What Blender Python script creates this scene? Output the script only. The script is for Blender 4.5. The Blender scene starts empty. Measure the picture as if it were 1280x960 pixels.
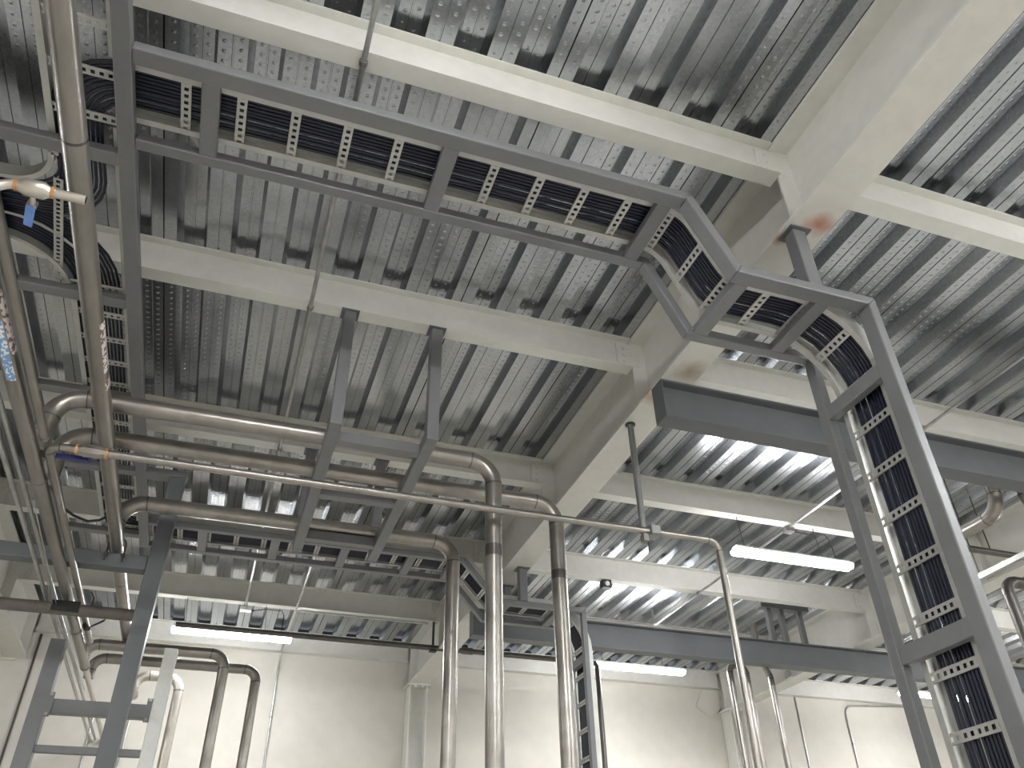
import bpy, bmesh, math, random
from mathutils import Vector, Matrix
random.seed(7)
SC = bpy.context.scene
COL = SC.collection
PI = math.pi

# ------------------------------------------------------------------ camera, world, exposure
# world axes: X along the roof beams, Y along the girders (towards the back wall), Z up; camera at the origin, floor 1.6 m below
YAW, PITCH, ROLL, FPX = 0.345646, 0.629325, -0.022393, 1014.6
_f = Vector((math.sin(YAW) * math.cos(PITCH), math.cos(YAW) * math.cos(PITCH), math.sin(PITCH)))
_r = Vector((math.cos(YAW), -math.sin(YAW), 0))
_u = _r.cross(_f)
_r2 = math.cos(ROLL) * _r + math.sin(ROLL) * _u
_u2 = -math.sin(ROLL) * _r + math.cos(ROLL) * _u
cam_d = bpy.data.cameras.new('camera')
cam = bpy.data.objects.new('camera', cam_d)
COL.objects.link(cam)
M = Matrix.Identity(4)
for i in range(3):
    M[i][0], M[i][1], M[i][2] = _r2[i], _u2[i], -_f[i]
cam.matrix_world = M
cam_d.sensor_width = 36.0
cam_d.lens = FPX / 1280 * 36.0
cam_d.clip_start = 0.05
cam_d.clip_end = 100
SC.camera = cam

W = bpy.data.worlds.new('world')
SC.world = W
W.use_nodes = True
W.node_tree.nodes['Background'].inputs[0].default_value = (0.75, 0.78, 0.82, 1)
W.node_tree.nodes['Background'].inputs[1].default_value = 0.1
LAMP = 26.0           # emission of every lamp diffuser in the room
SC.cycles.diffuse_bounces = 6
SC.view_settings.view_transform = 'Standard'
SC.view_settings.look = 'None'
SC.view_settings.exposure = 2.42
SC.view_settings.gamma = 1.0
SC.view_settings.use_curve_mapping = False

# ------------------------------------------------------------------ measures
ZF = -1.60            # floor
ZD = 3.57             # underside of the roof deck = top of steel
ZB = 3.32             # underside of roof beams
ZG = 3.01             # underside of girders
YW = 10.60            # back wall
PITCHD = 0.305        # deck rib pitch

# ------------------------------------------------------------------ materials
def lin(c):
    return tuple(((v / 255) / 12.92 if v <= 10 else (((v / 255) + 0.055) / 1.055) ** 2.4) for v in c) + (1,)

def nt(name):
    m = bpy.data.materials.new(name); m.use_nodes = True
    t = m.node_tree; b = t.nodes['Principled BSDF']
    return m, t, b

def N(t, typ, **kw):
    n = t.nodes.new(typ)
    for k, v in kw.items():
        setattr(n, k, v)
    return n

def val(t, sock, v):
    if isinstance(v, bpy.types.NodeSocket): t.links.new(v, sock)
    else: sock.default_value = v

def math_n(t, op, a, b=None, c=None):
    n = N(t, 'ShaderNodeMath', operation=op)
    val(t, n.inputs[0], a)
    if b is not None: val(t, n.inputs[1], b)
    if c is not None: val(t, n.inputs[2], c)
    return n.outputs[0]

def mixc(t, fac, a, b, blend='MIX'):
    n = N(t, 'ShaderNodeMix', data_type='RGBA', blend_type=blend)
    val(t, n.inputs[0], fac); val(t, n.inputs[6], a); val(t, n.inputs[7], b)
    return n.outputs[2]

def noise(t, vec, scale, detail=3, rough=0.5):
    n = N(t, 'ShaderNodeTexNoise')
    n.inputs['Scale'].default_value = scale; n.inputs['Detail'].default_value = detail
    n.inputs['Roughness'].default_value = rough
    t.links.new(vec, n.inputs['Vector'])
    return n.outputs['Fac']

def ramp(t, fac, a, b):
    n = N(t, 'ShaderNodeMapRange'); n.clamp = True
    t.links.new(fac, n.inputs[0]); n.inputs[1].default_value = a; n.inputs[2].default_value = b
    return n.outputs[0]

def wpos(t):
    return N(t, 'ShaderNodeNewGeometry').outputs['Position']

def paint(name, c, c2, rough=0.5, scale=3.0, metal=0.0, bump=0.0, bscale=60, stains=()):
    m, t, b = nt(name)
    p = wpos(t)
    f = ramp(t, noise(t, p, scale, 4, 0.6), 0.35, 0.68)
    col = mixc(t, f, lin(c), lin(c2))
    f2 = ramp(t, noise(t, p, scale * 9, 3, 0.6), 0.3, 0.75)
    col = mixc(t, math_n(t, 'MULTIPLY', f2, 0.25), col, lin(tuple(v * 0.82 for v in c)))
    for (sx, sy, sz, rad, sc_) in stains:
        d = N(t, 'ShaderNodeVectorMath', operation='DISTANCE')
        nn = N(t, 'ShaderNodeTexNoise'); nn.inputs['Scale'].default_value = 9; t.links.new(p, nn.inputs['Vector'])
        w = N(t, 'ShaderNodeVectorMath', operation='MULTIPLY_ADD')
        t.links.new(nn.outputs['Color'], w.inputs[0]); w.inputs[1].default_value = (rad, rad, rad); t.links.new(p, w.inputs[2])
        t.links.new(w.outputs[0], d.inputs[0]); d.inputs[1].default_value = (sx + rad * .5, sy + rad * .5, sz + rad * .5)
        g = ramp(t, d.outputs['Value'], rad, rad * 0.15)
        col = mixc(t, math_n(t, 'MULTIPLY', g, 0.8), col, lin(sc_))
    t.links.new(col, b.inputs['Base Color'])
    b.inputs['Roughness'].default_value = rough
    b.inputs['Metallic'].default_value = metal
    if bump:
        bn = N(t, 'ShaderNodeBump'); bn.inputs['Strength'].default_value = bump; bn.inputs['Distance'].default_value = 0.01
        t.links.new(noise(t, p, bscale, 4), bn.inputs['Height']); t.links.new(bn.outputs[0], b.inputs['Normal'])
    return m

RUST = (158, 88, 48)
MAT = {}
MAT['cream'] = paint('cream_steel_paint', (208, 206, 199), (198, 196, 189), 0.42, 1.6, bump=0.06, bscale=25)
MAT['girder'] = paint('cream_girder_paint', (208, 206, 199), (200, 198, 191), 0.42, 1.4, bump=0.06, bscale=25,
                      stains=((2.42, 2.14, 3.01, 0.10, RUST), (2.30, 2.29, 3.01, 0.05, RUST), (2.42, 3.42, 3.01, 0.12, (150, 130, 110)),
                              (2.30, 3.75, 3.01, 0.10, (180, 150, 125))))
MAT['wall'] = paint('plaster_wall', (199, 195, 186), (191, 186, 176), 0.75, 0.7, bump=0.12, bscale=14)
MAT['floor'] = paint('concrete_floor', (214, 211, 205), (202, 199, 192), 0.35, 0.9)
MAT['slab'] = paint('slab_concrete', (60, 60, 60), (52, 52, 52), 0.9)
MAT['grey'] = paint('grey_frame_paint', (114, 115, 116), (106, 107, 108), 0.40, 4)
MAT['dark'] = paint('dark_grey_beam_paint', (94, 97, 99), (84, 87, 89), 0.45, 2.2)
MAT['rod'] = paint('zinc_rod', (150, 150, 148), (130, 130, 128), 0.4, 8, metal=0.7)
MAT['zinc'] = paint('ladder_zinc', (186, 186, 181), (172, 172, 167), 0.36, 7, metal=0.45)
MAT['conduit'] = paint('galvanised_conduit', (188, 188, 186), (165, 165, 163), 0.33, 10, metal=0.8)
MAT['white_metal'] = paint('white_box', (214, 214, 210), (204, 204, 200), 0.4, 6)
MAT['dark_metal'] = paint('dark_iron', (74, 68, 62), (56, 52, 48), 0.5, 12, metal=0.3)
MAT['bar_paint'] = paint('brown_grey_bar', (104, 98, 90), (88, 82, 76), 0.5, 9)
MAT['black'] = paint('black_plastic', (24, 24, 26), (18, 18, 20), 0.4, 12)
MAT['blue'] = paint('blue_plastic', (110, 148, 214), (98, 136, 204), 0.4, 12)
MAT['darkblue'] = paint('dark_blue_plastic', (34, 42, 96), (28, 34, 84), 0.4, 12)
MAT['copper'] = paint('brazed_ring', (206, 160, 116), (186, 140, 100), 0.35, 12, metal=0.6)
MAT['lens'] = paint('sensor_lens', (225, 225, 220), (215, 215, 210), 0.2, 12)

def steel(name, c, c2, rough):
    m, t, b = nt(name)
    p = wpos(t)
    mp = N(t, 'ShaderNodeMapping'); mp.inputs['Scale'].default_value = (1, 0.35, 1); t.links.new(p, mp.inputs[0])
    f = ramp(t, noise(t, mp.outputs[0], 6, 5, 0.65), 0.32, 0.7)
    t.links.new(mixc(t, f, lin(c), lin(c2)), b.inputs['Base Color'])
    b.inputs['Metallic'].default_value = 0.85
    r = math_n(t, 'MULTIPLY_ADD', noise(t, p, 18, 3), 0.2, rough - 0.1)
    t.links.new(r, b.inputs['Roughness'])
    return m
MAT['steel'] = steel('stainless_pipe', (158, 153, 147), (134, 129, 122), 0.33)
MAT['steel_dark'] = steel('weld_band', (106, 103, 100), (88, 85, 82), 0.42)
MAT['steel_light'] = steel('pale_pipe', (205, 200, 190), (190, 184, 174), 0.36)

def deck_mat():
    m, t, b = nt('galvanised_deck')
    p = wpos(t)
    mp = N(t, 'ShaderNodeMapping'); mp.inputs['Scale'].default_value = (1, 0.75, 1); t.links.new(p, mp.inputs[0])
    v = N(t, 'ShaderNodeTexVoronoi'); v.inputs['Scale'].default_value = 95; t.links.new(mp.outputs[0], v.inputs['Vector'])
    sp = N(t, 'ShaderNodeSeparateColor'); t.links.new(v.outputs['Color'], sp.inputs[0])
    big = ramp(t, noise(t, mp.outputs[0], 1.1, 3, 0.6), 0.3, 0.7)
    col = mixc(t, sp.outputs[0], lin((186, 189, 192)), lin((204, 206, 208)))
    col = mixc(t, math_n(t, 'MULTIPLY', big, 0.55), col, lin((150, 155, 161)))
    t.links.new(col, b.inputs['Base Color'])
    b.inputs['Metallic'].default_value = 1.0
    r = math_n(t, 'MULTIPLY_ADD', sp.outputs[1], 0.06, 0.21)
    t.links.new(r, b.inputs['Roughness'])
    # rows of small pressed dimples that run along the ribs
    x = N(t, 'ShaderNodeSeparateXYZ'); t.links.new(p, x.inputs[0])
    u = math_n(t, 'MULTIPLY', math_n(t, 'FRACT', math_n(t, 'DIVIDE', math_n(t, 'SUBTRACT', x.outputs[0], 0.20), PITCHD)), PITCHD)
    hgt = None
    for uc, ph in ((0.055, 0.0), (0.115, 0.5), (0.196, 0.25), (0.276, 0.75)):
        du = math_n(t, 'ABSOLUTE', math_n(t, 'SUBTRACT', u, uc))
        fy = math_n(t, 'FRACT', math_n(t, 'ADD', math_n(t, 'DIVIDE', x.outputs[1], 0.055), ph))
        dy = math_n(t, 'MULTIPLY', math_n(t, 'ABSOLUTE', math_n(t, 'SUBTRACT', fy, 0.5)), 0.055)
        d = math_n(t, 'SQRT', math_n(t, 'ADD', math_n(t, 'MULTIPLY', du, du), math_n(t, 'MULTIPLY', dy, dy)))
        h = ramp(t, d, 0.011, 0.003)
        hgt = h if hgt is None else math_n(t, 'MAXIMUM', hgt, h)
    # only about half of the sheets carry the deep dimples
    keep = ramp(t, noise(t, mp.outputs[0], 0.9, 1), 0.38, 0.5)
    hgt = math_n(t, 'MULTIPLY', hgt, keep)
    bn = N(t, 'ShaderNodeBump'); bn.inputs['Strength'].default_value = 0.38; bn.inputs['Distance'].default_value = 0.006
    t.links.new(hgt, bn.inputs['Height'])
    bn2 = N(t, 'ShaderNodeBump'); bn2.inputs['Strength'].default_value = 0.05; bn2.inputs['Distance'].default_value = 0.02
    t.links.new(noise(t, mp.outputs[0], 3, 2), bn2.inputs['Height'])
    t.links.new(bn2.outputs[0], bn.inputs['Normal'])
    t.links.new(bn.outputs[0], b.inputs['Normal'])
    return m
MAT['deck'] = deck_mat()

def cable_mat():
    m, t, b = nt('black_cable_jacket')
    b.inputs['Base Color'].default_value = lin((15, 18, 36))
    b.inputs['Roughness'].default_value = 0.42
    return m
MAT['cable'] = cable_mat()

def emit(name, c, s):
    m, t, b = nt(name)
    b.inputs['Base Color'].default_value = (0.9, 0.9, 0.9, 1)
    b.inputs['Emission Color'].default_value = c
    b.inputs['Emission Strength'].default_value = s
    return m
MAT['lamp'] = emit('lamp_diffuser', (0.97, 0.985, 1.0, 1), LAMP)

def sticker_mat(name, c, ink):
    m, t, b = nt(name)
    p = wpos(t)
    mp = N(t, 'ShaderNodeMapping'); mp.inputs['Scale'].default_value = (60, 34, 60); t.links.new(p, mp.inputs[0])
    f = ramp(t, noise(t, mp.outputs[0], 1.0, 1), 0.5, 0.56)
    t.links.new(mixc(t, f, lin(c), lin(ink)), b.inputs['Base Color'])
    b.inputs['Roughness'].default_value = 0.35
    return m
MAT['sticker_white'] = sticker_mat('white_sticker', (226, 218, 212), (120, 96, 96))
MAT['sticker_blue'] = sticker_mat('blue_sticker', (120, 160, 205), (228, 232, 235))

# ------------------------------------------------------------------ mesh helpers
class MB:
    def __init__(s): s.v = []; s.f = []
    def add(s, vs, fs):
        o = len(s.v); s.v += [Vector(v) for v in vs]; s.f += [tuple(i + o for i in f) for f in fs]; return s
    def box(s, x0, x1, y0, y1, z0, z1):
        return s.add([(x0, y0, z0), (x1, y0, z0), (x1, y1, z0), (x0, y1, z0), (x0, y0, z1), (x1, y0, z1), (x1, y1, z1), (x0, y1, z1)],
                     [(0, 3, 2, 1), (4, 5, 6, 7), (0, 1, 5, 4), (1, 2, 6, 5), (2, 3, 7, 6), (3, 0, 4, 7)])
    def prism(s, poly, axis, a, b):
        """poly: list of 2D points in the plane across `axis`; extruded from a to b"""
        n = len(poly)
        def P(q, w):
            return {'x': (w, q[0], q[1]), 'y': (q[0], w, q[1]), 'z': (q[0], q[1], w)}[axis]
        vs = [P(q, a) for q in poly] + [P(q, b) for q in poly]
        fs = [(i, (i + 1) % n, n + (i + 1) % n, n + i) for i in range(n)]
        fs += [tuple(range(n))[::-1], tuple(range(n, 2 * n))]
        return s.add(vs, fs)
    def tube(s, path, r, seg=14, cap=True):
        path = [Vector(p) for p in path]
        n = len(path); tang = []
        for i in range(n):
            a = path[max(i - 1, 0)]; b = path[min(i + 1, n - 1)]
            tang.append((b - a).normalized())
        ref = Vector((0, 0, 1)) if abs(tang[0].z) < 0.9 else Vector((1, 0, 0))
        nx = tang[0].cross(ref).normalized()
        rings = []
        rr = r if isinstance(r, (list, tuple)) else [r] * n
        for i in range(n):
            if i:
                nx = (nx - tang[i] * nx.dot(tang[i])).normalized()
            ny = tang[i].cross(nx)
            rings.append([path[i] + rr[i] * (math.cos(2 * PI * k / seg) * nx + math.sin(2 * PI * k / seg) * ny) for k in range(seg)])
        o = len(s.v)
        for g in rings: s.v += g
        for i in range(n - 1):
            for k in range(seg):
                s.f.append((o + i * seg + k, o + i * seg + (k + 1) % seg, o + (i + 1) * seg + (k + 1) % seg, o + (i + 1) * seg + k))
        if cap:
            s.f.append(tuple(o + k for k in range(seg))[::-1]); s.f.append(tuple(o + (n - 1) * seg + k for k in range(seg)))
        return s
    def ibeam(s, axis, c, a, b, w, z0, z1, tf, tw):
        h = w / 2; t = tw / 2
        poly = [(c - h, z0), (c + h, z0), (c + h, z0 + tf), (c + t, z0 + tf), (c + t, z1 - tf), (c + h, z1 - tf), (c + h, z1), (c - h, z1),
                (c - h, z1 - tf), (c - t, z1 - tf), (c - t, z0 + tf), (c - h, z0 + tf)]
        return s.prism(poly, axis, a, b)

def link_mesh(name, mb, mat, smooth=False, bevel=0, origin=(0, 0, 0)):
    me = bpy.data.meshes.new(name)
    o_ = Vector(origin)
    me.from_pydata([tuple(v - o_) for v in mb.v], [], mb.f)
    bm = bmesh.new(); bm.from_mesh(me)
    bmesh.ops.recalc_face_normals(bm, faces=bm.faces)
    bm.to_mesh(me); bm.free()
    me.materials.append(MAT[mat])
    if smooth:
        me.shade_smooth()
        try: me.set_sharp_from_angle(angle=math.radians(40))
        except Exception: pass
    o = bpy.data.objects.new(name, me)
    COL.objects.link(o)
    if bevel:
        b = o.modifiers.new('bevel', 'BEVEL'); b.width = bevel; b.segments = 2; b.limit_method = 'ANGLE'
    return o

LOC = {}
def thing(name, label, cat, loc, group=None, kind=None):
    o = bpy.data.objects.new(name, None); COL.objects.link(o)
    o.empty_display_size = 0.1
    o.location = loc; LOC[o.name] = Vector(loc)
    tag(o, label, cat, group, kind)
    return o
def tag(o, label=None, cat=None, group=None, kind=None):
    if label: o['label'] = label
    if cat: o['category'] = cat
    if group: o['group'] = group
    if kind: o['kind'] = kind
    return o
def part(name, mb, mat, parent, smooth=False, bevel=0, label=None):
    w = LOC[parent.name]
    o = link_mesh(name, mb, mat, smooth, bevel, w)
    o.parent = parent
    LOC[o.name] = w.copy()
    if label: o['label'] = label
    return o
def single(name, mb, mat, label, cat, smooth=False, bevel=0, group=None, kind=None):
    xs = [v.x for v in mb.v]; ys = [v.y for v in mb.v]; zs = [v.z for v in mb.v]
    c = Vector(((min(xs) + max(xs)) / 2, (min(ys) + max(ys)) / 2, min(zs)))
    o = link_mesh(name, mb, mat, smooth, bevel, c)
    o.location = c; LOC[o.name] = c
    return tag(o, label, cat, group, kind)

def fillet(pts, radii, seg=8):
    """rounds the corners of a 3D polyline; returns a dense path and the list of (kind, points) runs"""
    pts = [Vector(p) for p in pts]
    out = [pts[0]]; runs = []; last = pts[0]
    for i in range(1, len(pts) - 1):
        r = radii[i - 1] if isinstance(radii, (list, tuple)) else radii
        a = (pts[i - 1] - pts[i]).normalized(); b = (pts[i + 1] - pts[i]).normalized()
        ang = a.angle(b)
        if r <= 0 or ang > PI - 0.01:
            out.append(pts[i]); runs.append(('s', [last, pts[i]])); last = pts[i]; continue
        d = r / math.tan(ang / 2)
        p0 = pts[i] + a * d; p1 = pts[i] + b * d
        c = pts[i] + (a + b).normalized() * (r / math.sin(ang / 2))
        v0 = p0 - c; v1 = p1 - c; tot = v0.angle(v1); ax = v0.cross(v1).normalized()
        arc = [c + Matrix.Rotation(tot * k / seg, 3, ax) @ v0 for k in range(seg + 1)]
        runs.append(('s', [last, p0])); runs.append(('e', arc)); last = p1
        out += arc
    out.append(pts[-1]); runs.append(('s', [last, pts[-1]]))
    return out, runs

def pipe(name, label, cat, pts, r, er, mat='steel', seam=True, seg=16, group=None, wide_weld=()):
    """welded pipe: straight sections, elbows and the weld seams between them are parts"""
    path, runs = fillet(pts, er)
    base = min(pts, key=lambda p: p[2])
    t = thing(name, label, cat, base, group)
    for kind, ps in runs:
        if (ps[0] - ps[-1]).length < 1e-4: continue
        mb = MB().tube(ps, r, seg)
        part('elbow' if kind == 'e' else 'pipe_section', mb, mat, t, smooth=True)
        if kind == 'e' and seam:
            for q, d in ((ps[0], (ps[0] - ps[1]).normalized()), (ps[-1], (ps[-1] - ps[-2]).normalized())):
                part('weld_seam', MB().tube([q - d * 0.004, q + d * 0.004], r * 1.035, seg), 'steel_dark', t, smooth=True)
    for q, d, L in wide_weld:
        q = Vector(q); d = Vector(d)
        part('weld_band', MB().tube([q - d * L / 2, q + d * L / 2], r * 1.02, seg), 'steel_dark', t, smooth=True)
    return t

def ring(parent, q, d, r, L, mat='steel_dark', name='weld_seam', rr=1.05):
    q = Vector(q); d = Vector(d)
    return part(name, MB().tube([q - d * L / 2, q + d * L / 2], r * rr, 16), mat, parent, smooth=True)

# ------------------------------------------------------------------ the room shell
XL, XR, YB = -6.9, 12.4, -5.6
def structure(name, mb, mat, label):
    return single(name, mb, mat, label, None, kind='structure')
structure('floor', MB().box(XL, XR, YB, YW, ZF - 0.1, ZF), 'floor', 'smooth grey concrete floor below the view')
structure('wall_back', MB().box(XL, XR, YW, YW + 0.15, ZF, ZD), 'wall', 'cream plastered back wall behind the pipes')
structure('wall_left', MB().box(XL - 0.15, XL, YB, YW, ZF, ZD), 'wall', 'cream plastered side wall far to the left')
structure('wall_right', MB().box(XR, XR + 0.15, YB, YW, ZF, ZD), 'wall', 'cream plastered side wall far to the right')
structure('wall_front', MB().box(XL, XR, YB - 0.15, YB, ZF, ZD), 'wall', 'cream plastered wall behind the viewpoint')

ceiling = structure('ceiling', MB().box(XL - 0.15, XR + 0.15, YB - 0.15, YW + 0.15, ZD + 0.085, ZD + 0.2), 'slab', 'galvanised ribbed steel roof deck on cream beams')
def deck_profile(nrib):
    pts = [(0.0, 0.0)]
    for k in range(nrib):
        b = 0.0685 + k * PITCHD
        for u, z in ((0, 0), (0.026, 0.076), (0.079, 0.076), (0.081, 0.069), (0.087, 0.069), (0.089, 0.076), (0.142, 0.076), (0.168, 0)):
            pts.append((b + u, z))
        if k < nrib - 1:
            for u, z in ((0.232, 0), (0.234, 0.007), (0.239, 0.007), (0.241, 0)):
                pts.append((b + u, z))
    pts.append((nrib * PITCHD - 0.007, 0.0))
    return pts
prof = deck_profile(3)
dv = []; df = []
for (u, z) in prof:
    dv += [(u, YB, z), (u, YW, z)]
for i in range(len(prof) - 1):
    df.append((2 * i, 2 * i + 1, 2 * i + 3, 2 * i + 2))
dme = bpy.data.meshes.new('deck_sheet'); dme.from_pydata(dv, [], df); dme.materials.append(MAT['deck'])
for m_ in range(-9, 13):
    x0 = 1.0465 + 0.915 * m_
    if x0 < XL - 0.9 or x0 > XR: continue
    o = bpy.data.objects.new('deck_sheet', dme); COL.objects.link(o)
    o.parent = ceiling; o.location = Vector((x0, 0, ZD)) - LOC[ceiling.name]

# ------------------------------------------------------------------ girders, beams, columns
BY = [0.41, 2.12, 3.85, 5.56, 7.25, 8.95]       # near faces of the roof beams
GX = [-2.36, 2.27, 6.90]
glabel = ['cream roof girder at the far left edge of the view', 'large cream roof girder running diagonally through the middle',
          'cream roof girder at the right behind the cable riser']
for gx, gl in zip(GX, glabel):
    g = thing('roof_girder', gl, 'girder', (gx + 0.115, 2.5, ZG), 'cream roof girders')
    part('girder_body', MB().ibeam('y', gx + 0.115, -4.6, YW - 0.02, 0.23, ZG, ZD, 0.02, 0.012), 'girder', g)
    for by in BY + [10.42]:
        for x0, x1 in ((gx + 0.006, gx + 0.109), (gx + 0.121, gx + 0.224)):
            part('stiffener_plate', MB().box(x0, x1, by + 0.036, by + 0.048, ZG + 0.02, ZD - 0.02), 'girder', g)

bayname = ['left of the main girder', 'right of the main girder', 'beyond the right girder']
nth = ['overhead, nearest to the viewpoint', 'second from the viewpoint', 'third from the viewpoint', 'fourth from the viewpoint',
       'fifth from the viewpoint', 'last before the back wall']
bays = [(-2.13, 2.27), (2.50, 6.90), (7.13, 11.6)]
for bi, (x0, x1) in enumerate(bays):
    for k, by in enumerate(BY):
        if bi == 2 and k < 3: continue
        b = thing('roof_beam', 'cream steel roof beam %s, %s' % (bayname[bi], nth[k]), 'beam', ((x0 + x1) / 2, by + 0.05, ZB), 'cream roof beams')
        part('beam_body', MB().ibeam('x', by + 0.05, x0 + 0.005, x1 - 0.005, 0.10, ZB, ZD - 0.001, 0.010, 0.008), 'cream', b)
        for xe, sgn in ((x1, -1), (x0, 1)):
            xa, xb = sorted((xe - sgn * 0.06, xe + sgn * 0.10))
            pl = part('shear_plate', MB().box(xa, xb, by + 0.0335, by + 0.0455, ZB + 0.03, ZD - 0.04), 'cream', b)
            for q in range(3):
                bz = ZB + 0.06 + q * 0.055
                part('bolt', MB().tube([(xe + sgn * 0.05, by + 0.034, bz), (xe + sgn * 0.05, by + 0.024, bz)], 0.012, 6), 'cream', pl)
    sp = thing('spandrel_beam', 'cream edge beam along the back wall, %s' % bayname[bi], 'beam', ((x0 + x1) / 2, YW - 0.06, ZB), 'cream edge beams')
    part('beam_body', MB().ibeam('x', YW - 0.062, x0 + 0.005, x1 - 0.005, 0.10, ZB, ZD - 0.001, 0.010, 0.008), 'cream', sp)

cl = ['cream steel column at the left edge of the back wall', 'cream steel column under the main girder end', 'cream steel column in the right corner of the back wall']
for gx, lab in list(zip(GX, cl))[1:]:
    c = thing('steel_column', lab, 'column', (gx + 0.115, YW - 0.13, ZF), 'cream columns')
    part('column_body', MB().box(gx + 0.0, gx + 0.014, YW - 0.25, YW - 0.01, ZF, ZG - 0.025)
         .box(gx + 0.216, gx + 0.23, YW - 0.25, YW - 0.01, ZF, ZG - 0.025).box(gx + 0.014, gx + 0.216, YW - 0.136, YW - 0.124, ZF, ZG - 0.025), 'cream', c)
    cp = part('cap_plate', MB().box(gx - 0.03, gx + 0.26, YW - 0.28, YW - 0.01, ZG - 0.025, ZG - 0.0005), 'cream', c)
    for bx in (0.07, 0.16):
        part('bolt', MB().tube([(gx + bx, YW - 0.265, ZG - 0.025), (gx + bx, YW - 0.265, ZG - 0.05)], 0.016, 6), 'cream', cp)

# pentagon gusset plates on the back wall beside the columns
for pts_, lab in (([(6.636, 3.308), (6.895, 3.312), (6.895, 3.05), (6.722, 2.915), (6.502, 3.065)], 'pentagonal cream gusset plate on the back wall beside right column'),
                  ([(-2.62, 3.30), (-2.13, 3.30), (-2.13, 3.16), (-2.25, 2.98), (-2.62, 2.98)], 'pentagonal cream gusset plate on back wall at left edge')):
    single('gusset_plate', MB().prism(pts_, 'y', YW - 0.03, YW - 0.001), 'wall', lab, 'plate')

# dark grey strut beams hung under the girders
for y0, xa, xb, lab in ((3.55, 2.28, 7.13, 'dark grey steel beam under the girder behind the cable riser'),
                        (7.64, 2.29, 9.6, 'grey steel beam under the girders near the back wall')):
    d = thing('strut_beam', lab, 'beam', (xa, y0 + 0.06, 2.73))
    part('beam_body', MB().ibeam('x', y0 + 0.065, xa, xb, 0.13, 2.735, ZG - 0.001, 0.013, 0.009), 'dark', d)
    part('end_plate', MB().box(xa - 0.008, xa, y0, y0 + 0.13, 2.735, ZG - 0.001), 'dark', d)

# ------------------------------------------------------------------ cable tray frames (75 mm square tube)
T = 0.075
def offset_poly(p, d):
    """offset a 2D polyline to its left by d with mitred corners"""
    out = []
    for i in range(len(p)):
        q = Vector(p[i])
        def nrm(a, b):
            t_ = (Vector(b) - Vector(a)).normalized(); return Vector((-t_.y, t_.x))
        if i == 0: out.append(q + nrm(p[0], p[1]) * d)
        elif i == len(p) - 1: out.append(q + nrm(p[-2], p[-1]) * d)
        else:
            n1 = nrm(p[i - 1], p[i]); n2 = nrm(p[i], p[i + 1]); b = (n1 + n2)
            out.append(q + b * (d / (1 + n1.dot(n2))))
    return out
TH = 0.050
def rail_segments(parent, poly, y0, y1, mat='grey', t=TH):
    off = offset_poly(poly, t)
    for i in range(len(poly) - 1):
        a, b, c, d = Vector(poly[i]), Vector(poly[i + 1]), off[i + 1], off[i]
        part('rail', MB().prism([tuple(a), tuple(b), tuple(c), tuple(d)], 'y', y0, y1), mat, parent, bevel=0.006)

def tray_frame(label, poly, yn, yf, crosses, vcross, posts, wn):
    fr = thing('tray_frame', label, 'frame', (poly[-1][0], yn, ZF), 'grey tray frames')
    rail_segments(fr, poly, yn, yn + wn)
    rail_segments(fr, poly, yf - 0.06, yf)
    for x, z in crosses:
        part('crossbar', MB().box(x - T / 2, x + T / 2, yn + wn - 0.002, yf - 0.058, z + 0.002, z + TH - 0.002), 'grey', fr, bevel=0.006)
    xv = poly[-1][0]
    for z in vcross:
        part('crossbar', MB().box(xv + 0.002, xv + TH - 0.002, yn + wn - 0.002, yf - 0.058, z - T / 2, z + T / 2), 'grey', fr, bevel=0.006)
    for x, y, z in posts:
        part('hanger_post', MB().box(x - T / 2, x + T / 2, y, y + T, z + TH - 0.002, ZG - 0.0005), 'grey', fr, bevel=0.006)
        part('post_plate', MB().box(x - 0.06, x + 0.06, y - 0.02, y + T + 0.02, ZG - 0.009, ZG - 0.0005), 'dark', fr)
    return fr
P1 = [(-0.782, 3.0), (1.700, 3.0), (1.895, 2.577), (2.62, 2.577), (2.62, ZF)]
Y1N, Y1F = 2.19, 2.71
fr1 = tray_frame('grey square tube frame carrying the near cable ladder and riser', P1, Y1N, Y1F,
                 [(-0.478, 3.0), (0.555, 3.0), (1.625, 3.0), (1.965, 2.577), (2.415, 2.577)], [2.235, 1.03, -0.2, -1.2], [(2.345, 2.20, 2.577)], 0.08)
P2 = [(-0.782, 3.0), (1.86, 3.0), (2.18, 2.65), (2.985, 2.65), (2.985, ZF)]
Y2N, Y2F = 6.565, 7.07
fr2 = tray_frame('grey square tube frame carrying the far cable ladder by the back wall', P2, Y2N, Y2F,
                 [(-0.36, 3.0), (0.23, 3.0), (0.82, 3.0), (1.41, 3.0), (1.80, 3.0), (2.28, 2.65), (2.80, 2.65)], [2.25, 1.1, -0.1, -1.2],
                 [(2.43, Y2N - 0.012, 2.65), (2.43, Y2F - T, 2.65)], 0.05)
# frame along Y that joins the two trays at the left
frl = thing('tray_frame', 'grey square tube frame running away along the left side', 'frame', (-1.13, 4.5, 3.0), 'grey tray frames')
part('rail', MB().box(-0.857, -0.783, 0.6, 7.07, 3.0, 3.0 + TH), 'grey', frl, bevel=0.006)
part('rail', MB().box(-1.475, -1.400, 0.6, 7.07, 3.0, 3.0 + TH), 'grey', frl, bevel=0.006)
for y in (1.75, 2.80, 3.83, 4.80, 5.765, 6.86):
    part('crossbar', MB().box(-1.402, -0.855, y - T / 2, y + T / 2, 3.002, 3.0 + TH - 0.002), 'grey', frl, bevel=0.006)
part('support_arm', MB().box(-0.784, -0.50, 5.71, 5.82, 3.0005, 3.0 + TH), 'grey', frl, bevel=0.006)

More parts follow.
